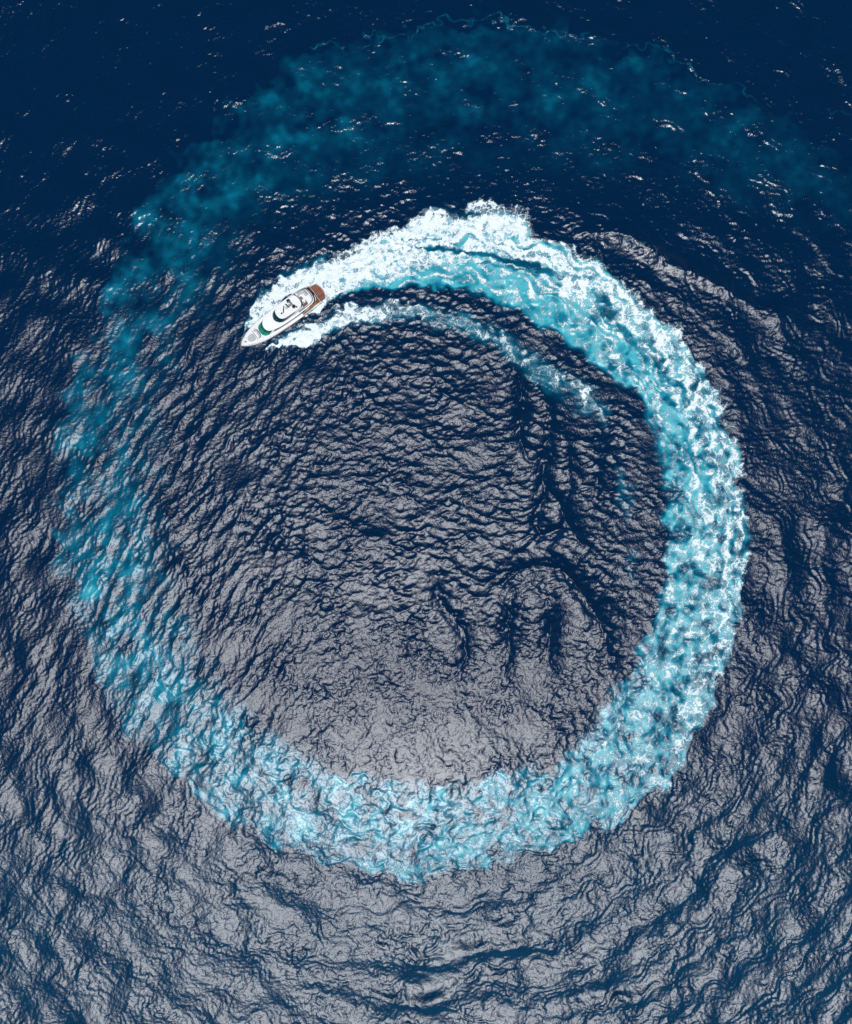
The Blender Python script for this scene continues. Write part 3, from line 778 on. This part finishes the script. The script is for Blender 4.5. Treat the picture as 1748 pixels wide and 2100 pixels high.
link('scanner_bar', box(18.0, .15, zt + .98, 1.55, .20, .16, rot=100), BLACK, mast)
link('radome', lathe(17.55, -.02, zt - .02, [(.36,0),(.40,.10),(.40,.22),(.30,.30),(.1,.33)], 22), GREY, top)
link('crossarm', box(19.25, .10, zt + .95, .22, 2.3, .14, rot=8), GREYD, mast)
for a, c in ((19.15, 1.28), (19.5, -.98)):
    d = link('satellite_dome', lathe(a, c, zt - .02, [(.42,0),(.50,.25),(.52,.6),(.48,.84),(.36,1.04),(.20,1.14),(.04,1.17)], 26), DOME, top)
    link('dome_base', lathe(a, c, zt - .03, [(.56,0),(.56,.16),(.50,.22)], 24), GREY, d)
link('satellite_dome', lathe(19.35, .78, zt - .02, [(.24,0),(.28,.3),(.24,.55),(.10,.66)], 20), DOME, top)
for a, c in ((19.4, .35), (19.75, -.45), (19.3, -.25)): link('horn', lathe(a, c, zt, [(.13,0),(.15,.12),(.06,.34)], 12), STEEL, mast)
for a, c in ((14.75,1.45),(14.55,1.15),(15.55,1.25),(16.1,-1.35),(17.7,-1.0),(17.7,.75),(18.6,1.05)):
    link('antenna_foot', lathe(a, c, zt - .03, [(.08,0),(.08,.10),(.04,.16)], 10), GREYD, top)
link('whip_antenna', tube([L(19.9, 1.75, zt - .02), L(20.6, 1.85, zt + 2.4)], .022), GEL, top)
link('whip_antenna', tube([L(19.9, -1.75, zt - .02), L(20.6, -1.85, zt + 2.4)], .022), GEL, top)

# aft part of the flybridge
zfl = 5.12
link('fly_floor', poly([(21.2,-2.2),(24.3,-2.22),(24.95,-1.7),(25.1,0),(24.95,1.7),(24.3,2.22),(21.2,2.2)], zfl - .04, zfl + .05, .01), DECKW, fly)
sofa = link('aft_sofa', poly(chaikin([(22.6,2.2),(24.35,2.2),(24.85,1.75),(25.0,.3),(25.0,.05),(24.25,.05),(24.15,1.35),(22.6,1.42)], 1), zfl + .05, zfl + .5, .06), GREY, fly)
link('backrest', poly([(22.6,2.3),(24.4,2.3),(24.95,1.8),(25.12,.05),(24.95,.05),(24.78,1.7),(24.3,2.1),(22.6,2.1)], zfl + .5, zfl + .85, .03), GREYD, sofa)
link('sofa_seam', poly([(23.45,1.40),(23.48,1.40),(23.48,2.1),(23.45,2.1)], zfl + .49, zfl + .515, 0), GREYD, sofa)
for c in (.55, 1.0): link('sofa_seam', poly([(24.2,c),(24.95,c),(24.95,c+.03),(24.2,c+.03)], zfl + .49, zfl + .515, 0), GREYD, sofa)
tb = link('cockpit_table', box(22.85, .25, zfl + .62, .55, 1.0, .06), TEAKL, fly); link('table_leg', lathe(22.85, .25, zfl + .04, [(.16,0),(.06,.06),(.06,.58)], 10), STEEL, tb)
bar = link('wet_bar', box(22.2, .75, zfl + .05, .6, 2.0, .95, bev=.05), GEL, fly)
link('worktop', box(22.2, .75, zfl + 1.0, .5, 1.9, .04), DECKW, bar)
for c in (.1, .8, 1.35): link('tap', lathe(22.2, c, zfl + 1.04, [(.09,0),(.05,.05),(.04,.18)], 8), STEEL, bar)
link('bar_grill', box(21.75, 1.78, zfl + .85, .5, .42, .10), BLACK, fly)
well = link('stair_well', box(22.65, -1.72, zfl + .052, 1.5, .95, .012, bev=0), BLACK, fly)
for k in range(4): link('stair_tread', box(22.1 + .32 * k, -1.72, zfl + .07 + .02 * k, .26, .78, .03, bev=.008), TEAKL, well)
link('stair_rail', tube([L(23.42, -1.15, zfl + .06), L(23.42, -1.15, zfl + .9), L(23.42, -2.15, zfl + .9), L(21.9, -2.2, zfl + .9)], .035), STEEL, well)
link('stair_gate', box(23.46, -1.5, zfl + .06, .08, 1.25, .7, bev=.02), SMOKE, well)
link('bulkhead_post', box(22.35, -1.05, zfl + .06, .7, .16, .8, bev=.03), GREYD, fly)
# rail round the fly deck and its dark wind break
lip = [L(a, c, zfd(a, c) + .02) for a, c in shrink(FD, .30)[36:]]
lip = lip + [Vector((p.x, -p.y, p.z)) for p in reversed(lip[:-1])]
bm = bmesh.new(); rr0 = [bm.verts.new(p) for p in lip]; rr1 = [bm.verts.new(p + Vector((0, 0, .42))) for p in lip]
pin = [Vector((p.x * .988, p.y * .975, p.z)) for p in lip]; rr2 = [bm.verts.new(p + Vector((0, 0, .42))) for p in pin]; rr3 = [bm.verts.new(p) for p in pin]
for a_, b_ in ((rr0, rr1), (rr1, rr2), (rr2, rr3)):
    for k in range(len(lip) - 1): bm.faces.new((a_[k], a_[k + 1], b_[k + 1], b_[k]))
link('wind_break', bm, SMOKE, fly)
link('fly_rail', tube([p + Vector((0, 0, .5)) for p in lip], .035), STEEL, fly)

# foredeck
zd = lambda a: DZ(a) + .09
pad = link('sun_pad', poly(chaikin([(4.95,.98),(4.95,-1.0),(3.9,-1.15),(3.0,-.85),(2.62,-.2),(2.62,.2),(3.0,.85),(3.9,1.12)], 2), lambda a, c: zd(a) - .05, lambda a, c: zd(a) + .26, .06), GREY, smooth=True)
for a in (4.35, 4.68): link('pad_seam', poly([(a,-1.0),(a+.035,-1.0),(a+.035,1.0),(a,1.0)], lambda a, c: zd(a) + .2, lambda a, c: zd(a) + .268, 0), GREYD, pad)
link('pad_seam', poly([(2.7,-.015),(4.35,-.015),(4.35,.015),(2.7,.015)], lambda a, c: zd(a) + .2, lambda a, c: zd(a) + .268, 0), GREYD, pad)
hr = link('hand_rail', tube([L(5.2, -1.45, zd(5.2) + .45), L(5.2, 1.45, zd(5.2) + .45)], .035), RUB)
for c in (-1.45, 0, 1.45): link('stanchion', tube([L(5.2, c, zd(5.2) - .05), L(5.2, c, zd(5.2) + .45)], .025), STEEL, hr)
bs = link('bow_sofa', poly(chaikin([(5.65,1.42),(6.3,1.35),(6.62,.9),(6.62,-.9),(6.3,-1.35),(5.65,-1.42),(5.65,-.98),(6.12,-.9),(6.12,.9),(5.65,.98)], 1), lambda a, c: zd(a) - .05, lambda a, c: zd(a) + .34, .05), GREY)
link('backrest', poly([(5.65,1.44),(6.34,1.38),(6.68,.92),(6.68,-.92),(6.34,-1.38),(5.65,-1.44),(5.65,-1.30),(6.25,-1.24),(6.52,-.88),(6.52,.88),(6.25,1.24),(5.65,1.30)], lambda a, c: zd(a) + .3, lambda a, c: zd(a) + .55, .03), GREYD, bs)
ft = link('bow_table', box(5.75, 0, zd(5.75) + .36, .55, 1.05, .05), GEL); link('table_leg', lathe(5.75, 0, zd(5.75) - .05, [(.14,0),(.05,.05),(.05,.41)], 10), STEEL, ft)
link('table_hinge', box(5.75, 0, zd(5.75) + .411, .5, .03, .012, bev=0), RUB, ft)
wl_ = link('windlass', lathe(1.65, .20, zd(1.65) - .05, [(.20,0),(.20,.12),(.13,.20),(.16,.30)], 14), BLACK)
link('chain_hatch', box(1.95, .02, zd(1.95) - .03, .16, .42, .06), BLACK)
for a, c in ((2.55,.95),(4.2,1.52),(4.9,-1.62),(3.1,-1.62),(6.35,1.85),(6.9,-1.75),(5.9,1.72)):
    link('deck_fitting', lathe(a, c, zd(a) - .06, [(.085,0),(.085,.06),(.04,.09)], 10), BLACK)
for sd in (1, -1):
    for a, c in ((2.2, 1.35), (8.6, 2.95), (24.0, 3.2)):
        b_ = tube([L(a - .18, sd * c, sheer(a) + .06), L(a + .18, sd * c, sheer(a) + .06)], .035); link('cleat', b_, STEEL)
    rail = [L(a, sd * max(.02, c - .10), sheer(a) + .62 * float(np.interp(a, [0, 1, 10, 16], [1, 1, 1, .5]))) for a, c in SH[0:30]]
    bow = link('bow_rail', tube(rail, .022), STEEL)
    for k in range(2, 30, 4):
        a, c = SH[k]; link('stanchion', tube([L(a, sd * (c - .09), sheer(a)), rail[k]], .02), STEEL, bow)
an = link('bow_roller', box(-.12, 0, 3.28, .75, .34, .16, bev=.04), STEEL)
link('anchor', tube([L(-.42, 0, 3.25), L(-.30, 0, 2.75), L(.05, 0, 2.45)], .07), STEEL, an)
# ensign on its staff at the stern
sf = link('flagstaff', tube([L(25.9, .35, 2.25), L(26.6, .35, 3.7)], .03), STEEL)
bm = bmesh.new(); rows = []
for k in range(9):
    t = k / 8; rows.append([bm.verts.new(L(26.55 - .12 * (1 - s_) + .1 * t, .36 - .15 * math.sin(7 * t) * t - .75 * t + .2 * s_, 3.62 - .75 * (1 - s_) - .35 * t + .05 * math.sin(9 * t))) for s_ in (1, .66, .33, 0)])
for r0, r1 in zip(rows, rows[1:]):
    for i in range(3): bm.faces.new((r0[i], r0[i + 1], r1[i + 1], r1[i]))
bmesh.ops.solidify(bm, geom=bm.faces[:], thickness=.012)
link('ensign', bm, FLAG, sf, smooth=True)
